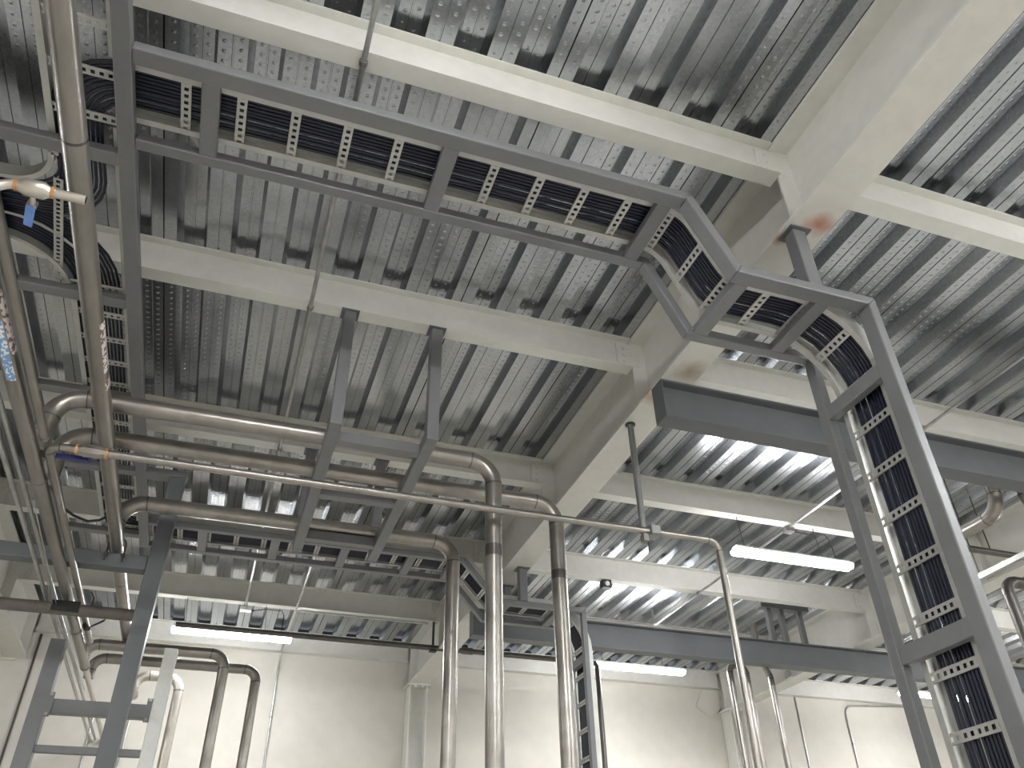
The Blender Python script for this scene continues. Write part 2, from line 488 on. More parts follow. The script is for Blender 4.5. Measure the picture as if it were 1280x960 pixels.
# ------------------------------------------------------------------ cable ladders
def rung_mesh(w, length):
    """strut rung with slots; x across the rung, y along it, z up (open channel upwards)"""
    mb = MB()
    ns = max(3, int((length - 0.02) / 0.030))
    pit = (length - 0.012) / ns
    ys = [-length / 2]
    for i in range(ns):
        c = -length / 2 + 0.006 + pit * (i + 0.5)
        ys += [c - 0.0085, c + 0.0085]
    ys.append(length / 2)
    xs = [-w / 2, -0.009, 0.009, w / 2]
    vs = [(x, y, 0) for y in ys for x in xs]
    fs = []
    for j in range(len(ys) - 1):
        for i in range(3):
            if i == 1 and j % 2 == 1: continue
            fs.append((j * 4 + i, j * 4 + i + 1, (j + 1) * 4 + i + 1, (j + 1) * 4 + i))
    o = len(vs)
    vs += [(-w / 2, -length / 2, 0.008), (-w / 2, length / 2, 0.008), (w / 2, -length / 2, 0.008), (w / 2, length / 2, 0.008)]
    e = (len(ys) - 1) * 4
    fs += [(0, o, o + 1, e), (3, o + 2, o + 3, e + 3)]
    mb.add(vs, fs)
    me = bpy.data.meshes.new('rung'); me.from_pydata([tuple(v) for v in mb.v], [], mb.f); me.materials.append(MAT['zinc'])
    return me
RUNG = {}
def add_rung(parent, P, tx, s, length, w=0.041):
    key = round(length, 3)
    if key not in RUNG: RUNG[key] = rung_mesh(w, length)
    o = bpy.data.objects.new('rung', RUNG[key]); COL.objects.link(o)
    n = tx.cross(s).normalized()
    R = Matrix((tx, s, n)).transposed().to_4x4()
    R.translation = P - LOC[parent.name]
    o.parent = parent; o.matrix_local = R
    md = o.modifiers.new('sheet', 'SOLIDIFY'); md.thickness = 0.0025; md.offset = 1
    return o
H_RAIL = 0.07
def sweep_rail(path, s, side, name, parent, inner):
    """C shaped side rail swept along path (Vectors); s = side vector; `side` offset along s; flanges point to `inner` (+1/-1)"""
    th = 0.004; fl = 0.030
    prof_ = [(0, 0), (inner * fl, 0), (inner * fl, th), (inner * th, th), (inner * th, H_RAIL - th), (inner * fl, H_RAIL - th), (inner * fl, H_RAIL), (0, H_RAIL)]
    mb = MB(); n = len(path); k = len(prof_)
    for i in range(n):
        a = path[max(i - 1, 0)]; b = path[min(i + 1, n - 1)]
        t_ = (b - a).normalized(); nn = t_.cross(s).normalized()
        for (ys_, zn) in prof_:
            mb.v.append(path[i] + s * (side + ys_) + nn * zn)
    for i in range(n - 1):
        for j in range(k):
            mb.f.append((i * k + j, i * k + (j + 1) % k, (i + 1) * k + (j + 1) % k, (i + 1) * k + j))
    mb.f.append(tuple(range(k))); mb.f.append(tuple(range((n - 1) * k, n * k))[::-1])
    return part(name, mb, 'zinc', parent)
def resample(path, step, start=0.0):
    out = []; acc = -start
    for i in range(len(path) - 1):
        a, b = path[i], path[i + 1]; L = (b - a).length
        if L < 1e-6: continue
        t_ = (b - a) / L
        while acc <= L:
            if acc >= 0: out.append((a + t_ * acc, t_))
            acc += step
        acc -= L
    return out
def ladder(label, pts, radii, s, width, rung_step=0.232, start=0.05, base=None):
    path, _ = fillet(pts, radii, 7)
    t = thing('cable_ladder', label, 'cable ladder', base or tuple(min(pts, key=lambda p: p[2])), 'cable ladders')
    sweep_rail(path, s, -width / 2, 'side_rail', t, 1)
    sweep_rail(path, s, width / 2, 'side_rail', t, -1)
    for P, tx in resample(path, rung_step, start):
        n = tx.cross(s).normalized()
        add_rung(t, P + n * 0.008, tx, s, width - 0.012)
    return t
SY = Vector((0, 1, 0))
Y1C, LW = 2.452, 0.300
ZL = 3.0505
lad1 = ladder('pale cable ladder of the near tray and riser', [(-0.83, Y1C, ZL), (1.735, Y1C, ZL), (1.93, Y1C, 2.628), (2.671, Y1C, 2.628), (2.671, Y1C, ZF + 0.05)],
              [0.16, 0.16, 0.36], SY, LW, rung_step=0.2285, start=-0.0175)
Y2C = 6.80
lad2 = ladder('pale cable ladder of the far tray by the back wall', [(-0.83, Y2C, ZL), (1.885, Y2C, ZL), (2.205, Y2C, 2.701), (3.036, Y2C, 2.701), (3.036, Y2C, ZF + 0.05)],
              [0.16, 0.16, 0.36], SY, LW, rung_step=0.2285, start=-0.056)
# ladder along Y with a tee branch to the left
XC = -1.004
SX = Vector((-1, 0, 0))
ladL = thing('cable_ladder', 'pale cable ladder with a tee running away along the left side', 'cable ladder', (XC, 4.4, ZL), 'cable ladders')
def seg_rail(p, s, side, inner):
    sweep_rail([Vector(q) for q in p], s, side, 'side_rail', ladL, inner)
zl = ZL
seg_rail([(XC, 1.2, zl), (XC, 2.90, zl)], SX, LW / 2, -1)
seg_rail([(XC, 3.84, zl), (XC, 7.0, zl)], SX, LW / 2, -1)
seg_rail([(XC, 1.2, zl), (XC, 2.30, zl)], SX, -LW / 2, 1)
seg_rail([(XC, 2.66, zl), (XC, 6.66, zl)], SX, -LW / 2, 1)
# curved tee rails
def flat_arc(c, r, a0, a1, n=10):
    return [Vector((c[0] + r * math.cos(a0 + (a1 - a0) * i / n), c[1] + r * math.sin(a0 + (a1 - a0) * i / n), zl)) for i in range(n + 1)]
def arc_rail(path):
    mb = MB(); n = len(path); k = 4
    for i in range(n):
        a = path[max(i - 1, 0)]; b = path[min(i + 1, n - 1)]
        t_ = (b - a).normalized(); nn = Vector((-t_.y, t_.x, 0))
        for q, z in ((-0.012, 0), (0.012, 0), (0.012, H_RAIL), (-0.012, H_RAIL)):
            mb.v.append(path[i] + nn * q + Vector((0, 0, z)))
    for i in range(n - 1):
        for j in range(k): mb.f.append((i * k + j, i * k + (j + 1) % k, (i + 1) * k + (j + 1) % k, (i + 1) * k + j))
    mb.f.append((0, 1, 2, 3)); mb.f.append(tuple(range((n - 1) * k, n * k)))
    part('curved_rail', mb, 'zinc', ladL)
xe = XC - LW / 2
arc_rail([Vector((-2.5, 3.10, zl))] + flat_arc((xe - 0.21, 2.89), 0.21, PI / 2, 0))
arc_rail([Vector((-2.5, 3.50, zl))] + flat_arc((xe - 0.34, 3.84), 0.34, -PI / 2, 0))
for P, tx in resample([Vector((XC, 1.24, zl)), Vector((XC, 6.95, zl))], 0.232, 0.0):
    if 2.95 < P.y < 3.75 : continue
    add_rung(ladL, P + Vector((0, 0, 0.008)), tx, SX, LW - 0.012)
for x in (-1.62, -1.9, -2.2):
    add_rung(ladL, Vector((x, 3.30, zl + 0.008)), Vector((-1, 0, 0)), Vector((0, -1, 0)), 0.388)
# splayed rung across the tee
_tx = Vector((-0.995, -0.09, 0)).normalized()
add_rung(ladL, Vector((-1.175, 3.42, zl + 0.009)), _tx, Vector((0, 0, 1)).cross(_tx), 0.74)

# ------------------------------------------------------------------ cables
ORD = ['first', 'second', 'third', 'fourth', 'fifth', 'sixth', 'seventh', 'eighth', 'ninth', 'tenth', 'eleventh']
NC = 11; CR = 0.0085; CP = 0.0188
def jitter(path, amp=0.0014):
    out = []
    ph = random.uniform(0, 6.28)
    for i, p in enumerate(path):
        out.append(p + Vector((random.uniform(-1, 1), random.uniform(-1, 1), random.uniform(-0.3, 1))) * amp)
    return out
def densify(path, step=0.22):
    out = [path[0]]
    for i in range(len(path) - 1):
        L = (path[i + 1] - path[i]).length; n = max(1, int(L / step))
        for k in range(1, n + 1): out.append(path[i].lerp(path[i + 1], k / n))
    return out
zc = zl + 0.019 + CR
for i in range(NC):
    yi = 2.334 + i * CP + (0.005 if i > 6 else 0) + (0.004 if i > 8 else 0)
    xi = -1.128 + i * CP
    d = 0.019 + CR
    zlo = 2.628 + d; xv = 2.671 + d
    y2 = 3.125 + i * 0.0178
    pts = [(-2.5, y2, zc), (xi, y2, zc), (xi, yi, zc), (1.725 + 0.020, yi, zc), (1.925 + 0.020, yi, zlo), (xv, yi, zlo), (xv, yi, ZF + 0.05)]
    path, _ = fillet(pts, [0.16 + i * 0.012, 0.30 - i * 0.016, 0.18, 0.15, 0.38], 7)
    mb = MB().tube(jitter(densify(path)), CR * random.choice((0.9, 1, 1, 1.04)), 8)
    single('power_cable', mb, 'cable', 'black cable in the near tray and riser, %s from the upper rail' % ORD[i], 'cable', smooth=True, group='cables in the near tray')
for i in range(NC):
    d = 0.019 + CR
    xi = -1.128 + i * CP * 1.1
    yb = 3.485 - i * 0.0178
    yi = 6.935 - (i + 1) * CP * 1.12
    zb = zc + (0.021 if i > 4 else 0.0)
    zlo = 2.701 + d; xv = 3.036 + d
    pts = [(-2.5, yb, zb + 0.02), (xi, yb, zb + 0.02), (xi, yi, zc), (1.90, yi, zc), (2.225, yi, zlo), (xv, yi, zlo), (xv, yi, ZF + 0.05)]
    path, _ = fillet(pts, [0.36 + i * 0.012, 0.18 + i * 0.012, 0.18, 0.15, 0.38], 7)
    mb = MB().tube(jitter(densify(path)), CR, 8)
    single('power_cable', mb, 'cable', 'black cable in the left and far trays, %s from the lower rail' % ORD[i], 'cable', smooth=True, group='cables in the far tray')

# ------------------------------------------------------------------ pipe trapeze between the second and third beams
tz = thing('pipe_trapeze', 'grey trapeze of two hangers carrying three pipes', 'pipe support', (0.62, 4.7, 2.49))
for x in (0.35, 0.90):
    part('hanger_post', MB().box(x - 0.035, x + 0.035, 3.862, 3.932, 2.49, ZB - 0.0005), 'grey', tz, bevel=0.005)
    part('hanger_post', MB().box(x - 0.035, x + 0.035, 5.572, 5.642, 2.49, ZB - 0.0005), 'grey', tz, bevel=0.005)
    part('support_bar', MB().box(x - 0.035, x + 0.035, 3.93, 5.574, 2.49, 2.563), 'grey', tz, bevel=0.005)
    for y in (3.897, 5.607):
        part('post_plate', MB().box(x - 0.055, x + 0.055, y - 0.05, y + 0.05, ZB - 0.009, ZB - 0.0005), 'dark', tz)
for y in (4.045, 4.72, 5.385):
    part('strut', MB().box(0.384, 0.866, y, y + 0.06, 2.495, 2.56), 'grey', tz)

# ------------------------------------------------------------------ pipes
PR = 0.051
ZP = 2.565 + PR + 0.0015
HX, HZ = -1.12, 2.205
pipe('steel_pipe', 'stainless pipe over the trapeze, dropping as the middle riser', 'pipe',
     [(HX, 4.23, HZ + 0.04), (HX, 4.23, ZP), (1.385, 4.23, ZP), (1.385, 4.23, ZF)], PR, 0.15, group='stainless pipes', wide_weld=[((1.385, 4.23, 2.02), (0, 0, 1), 0.07)])
pipe('steel_pipe', 'stainless pipe over the trapeze, dropping as the right riser', 'pipe',
     [(HX, 4.63, HZ + 0.04), (HX, 4.63, ZP), (1.965, 4.63, ZP), (1.965, 4.63, ZF)], PR, 0.15, group='stainless pipes', wide_weld=[((1.965, 4.63, 2.1), (0, 0, 1), 0.06)])
pipe('steel_pipe', 'stainless pipe over the trapeze, dropping as the left riser', 'pipe',
     [(-0.83, 5.43, 2.43), (-0.83, 5.43, ZP), (1.462, 5.43, ZP), (1.462, 5.43, ZF)], PR, 0.15, group='stainless pipes')

p0 = thing('steel_pipe', 'thick stainless pipe running away from the top left corner', 'pipe', (-0.83, 5.6, 2.37), 'stainless pipes')
R0 = 0.0445; Z0 = 2.37 + R0 + 0.001
part('pipe_section', MB().tube([(-0.83, -0.6, Z0), (-0.83, 9.45, Z0)], R0, 20), 'steel', p0, smooth=True)
part('end_cap', MB().tube([(-0.83, 9.45, Z0), (-0.83, 9.5, Z0), (-0.83, 9.53, Z0)], [R0 * 1.12, R0 * 1.12, R0 * 0.6], 20), 'steel_light', p0, smooth=True)
for y in (2.19, 4.32, 6.35, 8.2):
    ring(p0, (-0.83, y, Z0), (0, 1, 0), R0, 0.012, rr=1.03)
def curved_sticker(parent, cx, cz, r, y0, y1, a0, a1, mat, name='pipe_label', lab=None):
    mb = MB(); n = 6
    for i in range(n + 1):
        a = a0 + (a1 - a0) * i / n
        for rr in (r * 1.004, r * 1.02):
            for y in (y0, y1):
                mb.v.append(Vector((cx + rr * math.cos(a), y, cz + rr * math.sin(a))))
    for i in range(n):
        o = i * 4
        mb.f += [(o, o + 1, o + 5, o + 4), (o + 2, o + 6, o + 7, o + 3), (o, o + 4, o + 6, o + 2), (o + 1, o + 3, o + 7, o + 5)]
    mb.f += [(0, 2, 3, 1), (n * 4, n * 4 + 1, n * 4 + 3, n * 4 + 2)]
    part(name, mb, mat, parent, smooth=True, label=lab)
curved_sticker(p0, -0.83, Z0, R0, 3.22, 3.60, -0.75, 0.3, 'sticker_white', lab='white pipe marker sticker')
curved_sticker(p0, -0.83, Z0, R0, 3.66, 3.75, -0.75, 0.3, 'sticker_white', lab='small white arrow sticker')

hd = thing('steel_pipe', 'stainless header pipe at the left edge under the cross beam', 'pipe', (HX, 5.0, HZ), 'stainless pipes')
part('pipe_section', MB().tube([(HX, 0.4, HZ), (HX, 7.85, HZ)], 0.038, 20), 'steel', hd, smooth=True)
part('reducer', MB().tube([(HX, 7.85, HZ), (HX, 7.98, HZ)], [0.038, 0.025], 20), 'steel_light', hd, smooth=True)
part('pipe_section', MB().tube([(HX, 7.98, HZ), (HX, YW - 0.003, HZ)], 0.025, 16), 'steel_light', hd, smooth=True)
for y in (4.46, 6.9, 7.83):
    ring(hd, (HX, y, HZ), (0, 1, 0), 0.038, 0.035, mat='steel', rr=1.12)
curved_sticker(hd, HX, HZ, 0.038, 3.02, 3.45, -1.9, -0.9, 'sticker_blue', lab='blue pipe marker sticker')
curved_sticker(hd, HX, HZ, 0.038, 2.85, 3.28, -0.75, 0.25, 'sticker_white', lab='pale pink pipe marker sticker')
h2 = thing('steel_pipe', 'thinner stainless pipe tight beside the left header', 'pipe', (-1.035, 5.0, 2.18), 'stainless pipes')
part('pipe_section', MB().tube([(-1.042, 0.4, 2.20), (-1.042, 3.96, 2.20)], 0.021, 14), 'steel', h2, smooth=True)
part('end_cap', MB().tube([(-1.042, 3.96, 2.20), (-1.042, 3.99, 2.20)], [0.024, 0.018], 14), 'steel', h2, smooth=True)

# small pipe with blue lever valve
SR = 0.0215
spipe = pipe('steel_pipe', 'thin stainless pipe with a valve crossing in front of the risers', 'pipe',
     [(-1.042, 7.2, 2.212), (-1.042, 4.07, 2.212), (2.835, 4.07, 2.212), (2.835, 4.07, ZF)], SR, [0.06, 0.07], seg=14, group='stainless pipes')
part('valve_body', MB().tube([(-0.90, 4.07, 2.212), (-0.885, 4.07, 2.212), (-0.87, 4.07, 2.212), (-0.80, 4.07, 2.212), (-0.785, 4.07, 2.212), (-0.77, 4.07, 2.212)],
                             [0.026, 0.028, 0.036, 0.036, 0.028, 0.026], 8), 'steel', spipe, smooth=True)
ring(spipe, (-0.905, 4.07, 2.212), (1, 0, 0), SR, 0.014, mat='copper', name='brazed_ring', rr=1.3)
ring(spipe, (-0.765, 4.07, 2.212), (1, 0, 0), SR, 0.014, mat='copper', name='brazed_ring', rr=1.3)
part('lever', MB().box(-1.0, -0.83, 4.098, 4.112, 2.165, 2.195).box(-0.845, -0.825, 4.07, 4.112, 2.17, 2.20), 'darkblue', spipe, bevel=0.005, label='dark blue valve lever')
# second valve on a cut pipe stub at the upper left
vs = thing('pipe_stub', 'pipe stub with blue lever valve and open end at upper left', 'valve', (-0.86, 2.2, 2.13))
vp, _ = fillet([(-1.2, 2.215, 2.03), (-0.995, 2.215, 2.03), (-0.995, 2.215, 2.15), (-0.722, 2.215, 2.15)], [0.05, 0.06], 7)
part('pipe_section', MB().tube(vp, 0.0165, 14, cap=False), 'steel_light', vs, smooth=True)
part('dark_bore', MB().tube([(-0.735, 2.215, 2.15), (-0.7225, 2.215, 2.15)], 0.0125, 12), 'black', vs, smooth=True)  # black plug stands in for the shade inside the open pipe
part('valve_body', MB().tube([(-0.93, 2.215, 2.15), (-0.92, 2.215, 2.15), (-0.91, 2.215, 2.15), (-0.85, 2.215, 2.15), (-0.84, 2.215, 2.15), (-0.83, 2.215, 2.15)],
                             [0.02, 0.023, 0.030, 0.030, 0.023, 0.02], 8), 'steel_light', vs, smooth=True)
ring(vs, (-0.935, 2.215, 2.15), (1, 0, 0), 0.0165, 0.012, mat='copper', name='brazed_ring', rr=1.25)
ring(vs, (-0.823, 2.215, 2.15), (1, 0, 0), 0.0165, 0.012, mat='copper', name='brazed_ring', rr=1.25)
part('valve_stem', MB().tube([(-0.885, 2.24, 2.14), (-0.888, 2.275, 2.135)], 0.009, 8).box(-0.905, -0.875, 2.27, 2.283, 2.125, 2.15), 'steel_light', vs, smooth=True)
part('lever', MB().prism([(-0.904, 2.265), (-0.878, 2.283), (-0.898, 2.375), (-0.924, 2.365)], 'z', 2.118, 2.13), 'blue', vs, bevel=0.003, label='light blue valve lever')

# pipes rising from the header at the lower left
pipe('steel_pipe', 'grey pipe looping right above the lower left stand', 'pipe', [(HX, 7.6, HZ), (HX, 7.6, 2.325), (0.003, 7.6, 2.325), (0.003, 7.6, ZF)],
     0.045, [0.10, 0.12], group='stainless pipes')
pipe('steel_pipe', 'pipe behind the loop, dropping further right at lower left', 'pipe', [(HX, 8.2, HZ), (HX, 8.2, 2.39), (0.31, 8.2, 2.39), (0.31, 8.2, ZF)], 0.045, 0.11, group='stainless pipes')
pipe('steel_pipe', 'pale pipe bending over behind the lit stand post', 'pipe', [(-0.83, 9.3, Z0), (-0.83, 9.3, 2.57), (-0.395, 9.3, 2.57), (-0.395, 9.3, ZF)], 0.05, 0.13, mat='steel_light', group='stainless pipes')

# thin conduits beside the header
for dx, dz, lab in ((-0.085, 0.0, 'thin conduit left of the header pipe'), (-0.125, -0.03, 'outermost thin conduit left of the header pipe')):
    single('conduit', MB().tube([(HX + dx, 0.4, HZ + dz), (HX + dx, YW - 0.003, HZ + dz)], 0.013, 10), 'conduit', lab, 'conduit', smooth=True, group='conduits')
for k, (dx, lab) in enumerate(((-0.055, 'thin wire strung along the header pipe, outer'), (-0.03, 'thin wire strung along the header pipe, inner'))):
    single('wire', MB().tube([(HX + dx, 4.6, HZ - 0.05), (HX + dx - 0.02, 6.2, HZ - 0.075), (HX + dx, 8.4, HZ - 0.05)], 0.004, 6), 'conduit', lab, 'wire', smooth=True)

# pipe support posts and bars at the lower left
sf = thing('pipe_support', 'dark grey post and cross beam holding the left pipes', 'pipe support', (-0.565, 5.76, ZF))
part('post', MB().box(-0.62, -0.51, 5.71, 5.82, ZF, 2.9995), 'dark', sf, bevel=0.006)
part('cross_beam', MB().box(-2.7, -0.622, 5.715, 5.815, 2.27, 2.369), 'dark', sf, bevel=0.006)
part('post', MB().box(-2.81, -2.70, 5.71, 5.82, ZF, 2.42), 'dark', sf, bevel=0.006)
ub = thing('u_bolt', 'dark u-bolt clamping the thick pipe to the grey cross beam', 'clamp', (-0.83, 5.765, 2.37))
up = [(-0.83 + 0.055 * math.cos(a), 5.69, Z0 + 0.055 * math.sin(a)) for a in [PI * k / 10 for k in range(11)]]
part('bolt_loop', MB().tube([(-0.775, 5.69, 2.3)] + up + [(-0.885, 5.69, 2.3)], 0.006, 8), 'dark_metal', ub, smooth=True)
for x in (-0.775, -0.885):
    part('nut', MB().tube([(x, 5.69, 2.355), (x, 5.69, 2.335)], 0.013, 6), 'dark_metal', ub)
st = thing('pipe_stand', 'grey two post stand with two rungs at lower left', 'stand', (-0.8, 6.95, ZF))
part('post', MB().box(-1.275, -1.165, 6.9, 7.0, ZF, 2.13), 'grey', st, bevel=0.006)
part('post', MB().box(-0.46, -0.36, 6.9, 7.0, ZF, 2.13), 'white_metal', st, bevel=0.006)  # light falling on this post is put into a paler material
part('crossbar', MB().box(-1.165, -0.46, 6.91, 6.99, 1.60, 1.70), 'grey', st, bevel=0.004)
part('crossbar', MB().box(-1.165, -0.46, 6.92, 6.97, 1.335, 1.385), 'grey', st, bevel=0.004)
for x in (-1.15, -0.475):
    pl = part('bolt_plate', MB().box(x - 0.02, x + 0.02, 6.895, 6.905, 1.57, 1.74), 'grey', st)
    for z in (1.585, 1.725):
        part('bolt', MB().tube([(x, 6.895, z), (x, 6.88, z)], 0.013, 6), 'steel', pl)
sb = thing('support_bar', 'brownish bar under the header pipe with black clamp', 'bar', (-1.7, 6.2, 2.07))
part('bar', MB().tube([(-2.6, 6.2, 2.118), (-0.62, 6.2, 2.118)], 0.042, 14), 'bar_paint', sb, smooth=True)
part('clamp', MB().box(-1.20, -1.02, 6.155, 6.175, 2.09, 2.165), 'black', sb, bevel=0.004)

# long dark pipe near the back wall hung from the last beam
lp = pipe('steel_pipe', 'long dark pipe along the back wall dropping at the far riser', 'pipe', [(-0.55, 8.99, 3.02), (4.245, 8.99, 3.02), (4.245, 8.99, ZF)], 0.03, 0.06, mat='steel_dark', group='stainless pipes')
part('hanger', MB().tube([(2.21, 8.99, 3.05), (2.21, 8.99, ZB - 0.0005)], 0.014, 8), 'dark_metal', lp, smooth=True)
part('hanger_shoe', MB().box(2.17, 2.25, 8.955, 9.025, 2.975, 2.99), 'dark_metal', lp)
part('coupling', MB().tube([(2.55, 8.99, 3.02), (2.68, 8.99, 3.02)], 0.038, 14), 'steel_dark', lp, smooth=True)

# pole from the girder holding the thin pipe
hp = thing('pipe_hanger', 'slim round pole under the girder holding the thin pipe', 'hanger', (2.318, 4.07, 2.15))
part('pole', MB().tube([(2.318, 4.085, 2.20), (2.318, 4.085, ZG - 0.008)], 0.0215, 14), 'rod', hp, smooth=True)
part('flange', MB().tube([(2.318, 4.085, ZG - 0.009), (2.318, 4.085, ZG - 0.0005)], 0.035, 14), 'dark_metal', hp, smooth=True)
part('clamp_bracket', MB().prism([(2.325, 4.10), (2.345, 4.02), (2.425, 4.02), (2.405, 4.125)], 'z', 2.178, 2.184).prism([(2.33, 4.095), (2.35, 4.035), (2.415, 4.035), (2.395, 4.11)], 'z', 2.184, 2.246).box(2.30, 2.335, 4.055, 4.105, 2.14, 2.19), 'rod', hp, bevel=0.004)
part('tail', MB().tube([(2.335, 4.07, 2.14), (2.335, 4.07, 2.08)], 0.006, 6), 'dark_metal', hp)

# pipes right of the main girder, far bay
for lab, pts in (('stainless pipe in a tight inverted U in right rear cluster', [(5.555, 8.2, ZF), (5.555, 8.2, 2.87), (5.775, 8.2, 2.87), (5.775, 8.2, ZF)]),
                 ('stainless pipe rising at the right of right rear cluster', [(6.10, 8.2, ZF), (6.10, 8.2, 2.78), (6.0, 8.2, 2.98), (6.0, 8.2, 3.4)])):
    pipe('steel_pipe', lab, 'pipe', pts, 0.037, 0.085, group='stainless pipes')
hr = thing('hanger_frame', 'three short grey posts standing above the far grey beam', 'hanger', (6.3, 7.95, 2.9))
for x in (6.06, 6.24, 6.50):
    part('post', MB().box(x - 0.03, x + 0.03, 7.92, 7.98, 2.86, ZD - 0.06), 'grey', hr, bevel=0.004)
part('crossbar', MB().box(5.95, 6.62, 7.92, 7.98, 2.8, 2.86), 'grey', hr)
part('top_bar', MB().box(5.95, 6.62, 7.90, 8.0, ZD - 0.06, ZD - 0.001), 'grey', hr)
# pipes at the right edge behind the riser
pipe('steel_pipe', 'stainless pipe with an elbow up at the right edge', 'pipe', [(5.6, 4.80, 2.90), (5.6, 4.19, 2.90), (5.6, 4.19, 3.5)], 0.055, 0.15, group='stainless pipes')
pipe('steel_pipe', 'stainless pipe hooking down at the right edge', 'pipe', [(5.75, 4.05, 3.45), (5.75, 4.05, 2.86), (6.6, 4.05, 2.86)], 0.05, 0.14, group='stainless pipes')
pipe('steel_pipe', 'dark stainless pipe bend low at the right edge', 'pipe', [(5.55, 4.36, ZF), (5.55, 4.36, 2.38), (6.75, 4.36, 2.38)], 0.045, 0.11, mat='steel_dark', group='stainless pipes')
rp = thing('steel_pipe', 'horizontal dark pipe clipped behind the riser at right', 'pipe', (6.0, 5.2, 2.95), 'stainless pipes')
part('pipe_section', MB().tube([(5.2, 5.0, 3.0), (6.8, 5.0, 3.0)], 0.03, 12), 'steel_dark', rp, smooth=True)
part('hanger', MB().tube([(6.35, 5.0, 3.03), (6.35, 5.0, ZD - 0.001)], 0.006, 6), 'dark_metal', rp)
part('hanger', MB().tube([(5.5, 5.0, 3.03), (5.5, 5.0, ZD - 0.001)], 0.006, 6), 'dark_metal', rp)
ch = thing('strut_channel', 'pale strut channel sloping away at the right edge', 'channel', (5.62, 5.2, 2.5))
part('channel_body', MB().box(5.60, 5.604, 3.9, 4.68, 2.50, 2.54).box(5.637, 5.641, 3.9, 4.68, 2.50, 2.54).box(5.604, 5.637, 3.9, 4.68, 2.50, 2.504), 'zinc', ch)
part('hanger', MB().tube([(5.62, 4.6, 2.54), (5.62, 4.6, ZD - 0.001)], 0.006, 6), 'dark_metal', ch)

# conduits under the beams leading to the lamps
def cond(label, pts, er=0.05, r=0.013, straps=(), mat='conduit'):
    t = thing('conduit', label, 'conduit', min(pts, key=lambda p: p[2]), 'conduits')
    path, _ = fillet(pts, er, 6)
    part('tube', MB().tube(path, r, 10), mat, t, smooth=True)
    for q, ax in straps:
        q = Vector(q); d = {'x': Vector((1, 0, 0)), 'y': Vector((0, 1, 0)), 'z': Vector((0, 0, 1))}[ax]
        part('strap', MB().tube([q - d * 0.012, q + d * 0.012], r * 1.45, 10), 'rod', t, smooth=True)
    return t
ZC_ = ZB - 0.014
cond('grey conduit crossing under the left beams to the rear lamp box', [(0.11, -0.5, ZC_), (0.11, 9.10, ZC_)], straps=[((0.11, y + 0.05, ZC_), 'y') for y in BY[1:]])
cond('pale conduit to the back wall right of the rear lamp', [(0.645, 7.2, ZC_), (0.645, YW - 0.14, ZC_), (0.645, YW - 0.14, 3.2), (0.645, YW - 0.021, 3.1), (0.645, YW - 0.021, ZF + 0.3)],
     er=[0.04, 0.03, 0.04], straps=[((0.645, YW - 0.021, 2.55), 'z')])
cond('grey conduit crossing under the right beams past the bright lamp', [(4.72, -0.5, ZC_), (4.72, 8.35, ZC_), (4.72, 8.35, 3.5)], straps=[((4.72, y + 0.05, ZC_), 'y') for y in BY[1:5]])
cond('dark conduit running down the back wall at far left', [(-2.06, YW - 0.014, ZB - 0.02), (-2.06, YW - 0.014, ZF + 0.2)], r=0.012, mat='dark_metal')
cond('thin conduit bent on the back wall at the right', [(10.3, YW - 0.023, 3.30), (10.237, YW - 0.023, 3.31), (9.10, YW - 0.023, 3.25), (9.095, YW - 0.023, ZF + 0.2)], er=[0.02, 0.16], r=0.014, straps=[((9.097, YW - 0.023, 2.7), 'z')])
cond('straight thin conduit on the back wall beyond right girder', [(8.24, YW - 0.014, ZB - 0.005), (8.24, YW - 0.014, ZF + 0.2)], r=0.012)
cond('thin conduit on the back wall seen left through the stand', [(-1.28, YW - 0.014, 2.54), (-1.28, YW - 0.014, ZF + 0.2)], r=0.011)
cond('thin conduit on the back wall seen right through the stand', [(-0.905, YW - 0.014, 2.54), (-0.905, YW - 0.014, ZF + 0.2)], r=0.011)
cond('slim conduit along the last left beam to the column', [(0.68, 9.03, ZC_), (2.15, 9.03, ZC_)], r=0.01)

# ------------------------------------------------------------------ lamps
def lamp(label, xc, y, z, yhang, L=1.22, cord=None):
    t = thing('linear_lamp', label, 'lamp', (xc, y, z), 'linear ceiling lamps')
    x0, x1 = xc - L / 2, xc + L / 2
    hous = [(y - 0.05, z + 0.045), (y + 0.05, z + 0.045), (y + 0.035, z + 0.075), (y - 0.035, z + 0.075)]
    part('housing', MB().prism(hous, 'x', x0 + 0.01, x1 - 0.01), 'white_metal', t)
    dif = [(y - 0.055, z + 0.044), (y - 0.055, z + 0.02), (y - 0.04, z), (y + 0.04, z), (y + 0.055, z + 0.02), (y + 0.055, z + 0.044)]
    part('diffuser', MB().prism(dif, 'x', x0, x1), 'lamp', t)
    for x in (x0 + 0.12, x1 - 0.28):
        part('suspension_wire', MB().tube([(x, y, z + 0.075), (x - 0.03, yhang, ZB - 0.0005)], 0.0035, 6), 'dark_metal', t)
    return t
lamp('lit white linear lamp hanging right of the main girder', 4.67, 5.61, 2.95, 5.61)
lamp('lit white linear lamp hanging low before the left back wall', 0.03, 9.07, 2.965, 9.0)
lamp('lit white linear lamp before the back wall right of far riser', 4.83, 9.03, 2.985, 9.0)
lamp('lit white linear lamp seen through the near riser at right', 9.35, 9.0, 2.97, 9.0)
lamp('lit white linear lamp out of view beyond the upper right edge', 5.1, 0.46, 2.95, 0.46)
lamp('lit white linear lamp behind the viewpoint to the right', 4.7, -2.6, 2.95, -2.6)
lamp('lit white linear lamp overhead above the top of the view', 0.3, 0.46, 2.95, 0.46)
lamp('lit white linear lamp behind the viewpoint', 0.03, -2.6, 2.95, -2.6)
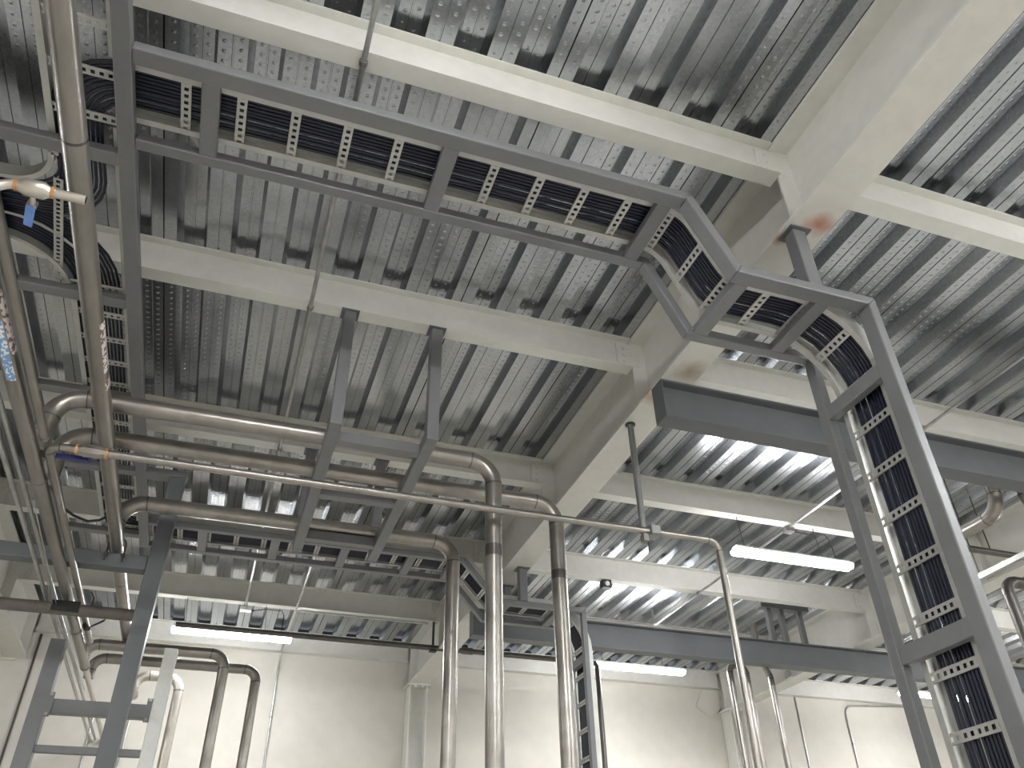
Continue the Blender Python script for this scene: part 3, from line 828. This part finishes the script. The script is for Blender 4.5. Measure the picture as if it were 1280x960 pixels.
for lx, ly, where in ((-4.6, 2.17, 'in the left bay beside the viewpoint'), (9.35, 2.17, 'in the right bay beside the viewpoint'), (-4.6, -1.0, 'in the left bay behind the viewpoint'),
                      (4.7, -0.6, 'right of the viewpoint overhead'), (9.35, -1.0, 'in the right bay behind the viewpoint'), (-4.6, -4.4, 'in the left rear corner behind'),
                      (0.03, -4.4, 'by the wall behind the viewpoint'), (4.7, -4.4, 'by the wall behind to the right'), (9.35, -4.4, 'in the right rear corner behind')):
    lamp('added linear fill lamp ' + where, lx, ly, 2.95, ly)  # lamps outside the view, added to brighten the ceiling and floor bounce
lamp('added linear fill lamp in the bay beyond the right girder', 9.35, 5.61, 2.95, 5.61)  # outside the view, added to raise the brightness
lamp('added linear fill lamp in the far left bay', -4.6, 5.61, 2.95, 5.61)  # unseen lamp added for more soft light in the room
# cords and junction boxes of the two nearest lamps
jb = thing('junction_box', 'small pale junction box over the rear left lamp', 'junction box', (0.11, 9.12, 3.28))
part('box_body', MB().box(0.06, 0.18, 9.10, 9.18, 3.285, 3.3185), 'white_metal', jb, bevel=0.004)
part('gland', MB().tube([(0.18, 9.14, 3.3), (0.21, 9.14, 3.3)], 0.012, 8), 'black', jb)
single('lamp_cord', MB().tube([(0.21, 9.14, 3.3), (0.33, 9.1, 3.315), (0.50, 9.06, 3.30), (0.53, 9.06, 3.25), (0.53, 9.06, 3.04)], 0.0055, 6), 'black', 'dark cord drooping to the rear left lamp', 'cord', smooth=True)
jb2 = thing('junction_box', 'small grey junction box over the bright right lamp', 'junction box', (4.72, 5.62, 3.26))
part('box_body', MB().box(4.67, 4.77, 5.61, 5.68, 3.262, 3.305), 'rod', jb2, bevel=0.004)
part('gland', MB().tube([(4.77, 5.645, 3.28), (4.80, 5.645, 3.28)], 0.012, 8), 'black', jb2)
single('lamp_cord', MB().tube([(4.80, 5.645, 3.28), (4.95, 5.64, 3.27), (5.10, 5.62, 3.28), (5.14, 5.62, 3.22), (5.16, 5.62, 3.025)], 0.0055, 6), 'black', 'dark cord drooping to the bright right lamp', 'cord', smooth=True)

# small detector under the fourth right beam
sn = thing('detector', 'small black square detector with white lens under the beam', 'detector', (3.62, 7.3, 3.24))
part('housing', MB().box(3.57, 3.67, 7.26, 7.34, 3.235, ZB - 0.0005), 'black', sn, bevel=0.004)
part('lens', MB().tube([(3.62, 7.262, 3.275), (3.62, 7.255, 3.275), (3.62, 7.245, 3.275)], [0.026, 0.026, 0.015], 14), 'lens', sn, smooth=True)

# drain valve on the thin pipe beside the header, and the small loose bits at the left
dv_ = thing('drain_valve', 'small valve with dark blue lever under the left header', 'valve', (-1.0, 6.62, 2.13))
part('valve_body', MB().tube([(-1.042, 6.70, 2.185), (-1.02, 6.68, 2.15), (-1.0, 6.64, 2.14)], [0.018, 0.02, 0.016], 10), 'dark_metal', dv_, smooth=True)
part('lever', MB().prism([(-0.99, 6.632), (-0.975, 6.60), (-0.875, 6.44), (-0.89, 6.475)], 'z', 2.143, 2.157), 'darkblue', dv_, label='dark blue lever')
single('loose_cable', MB().tube([(-1.40, 6.57, 3.03), (-1.33, 6.60, 3.0), (-1.23, 6.64, 2.985), (-1.14, 6.60, 2.99), (-1.06, 6.55, 3.03)], 0.011, 8), 'black',
       'loose black cable sagging between the left frame rails', 'cable', smooth=True)
single('black_wire', MB().tube([(-1.005, 6.12, 2.21), (-0.985, 6.2, 2.26), (-0.96, 6.24, 2.23), (-0.965, 6.26, 2.16)], 0.005, 6), 'black', 'thin black cord hanging at the bar clamp', 'wire', smooth=True)
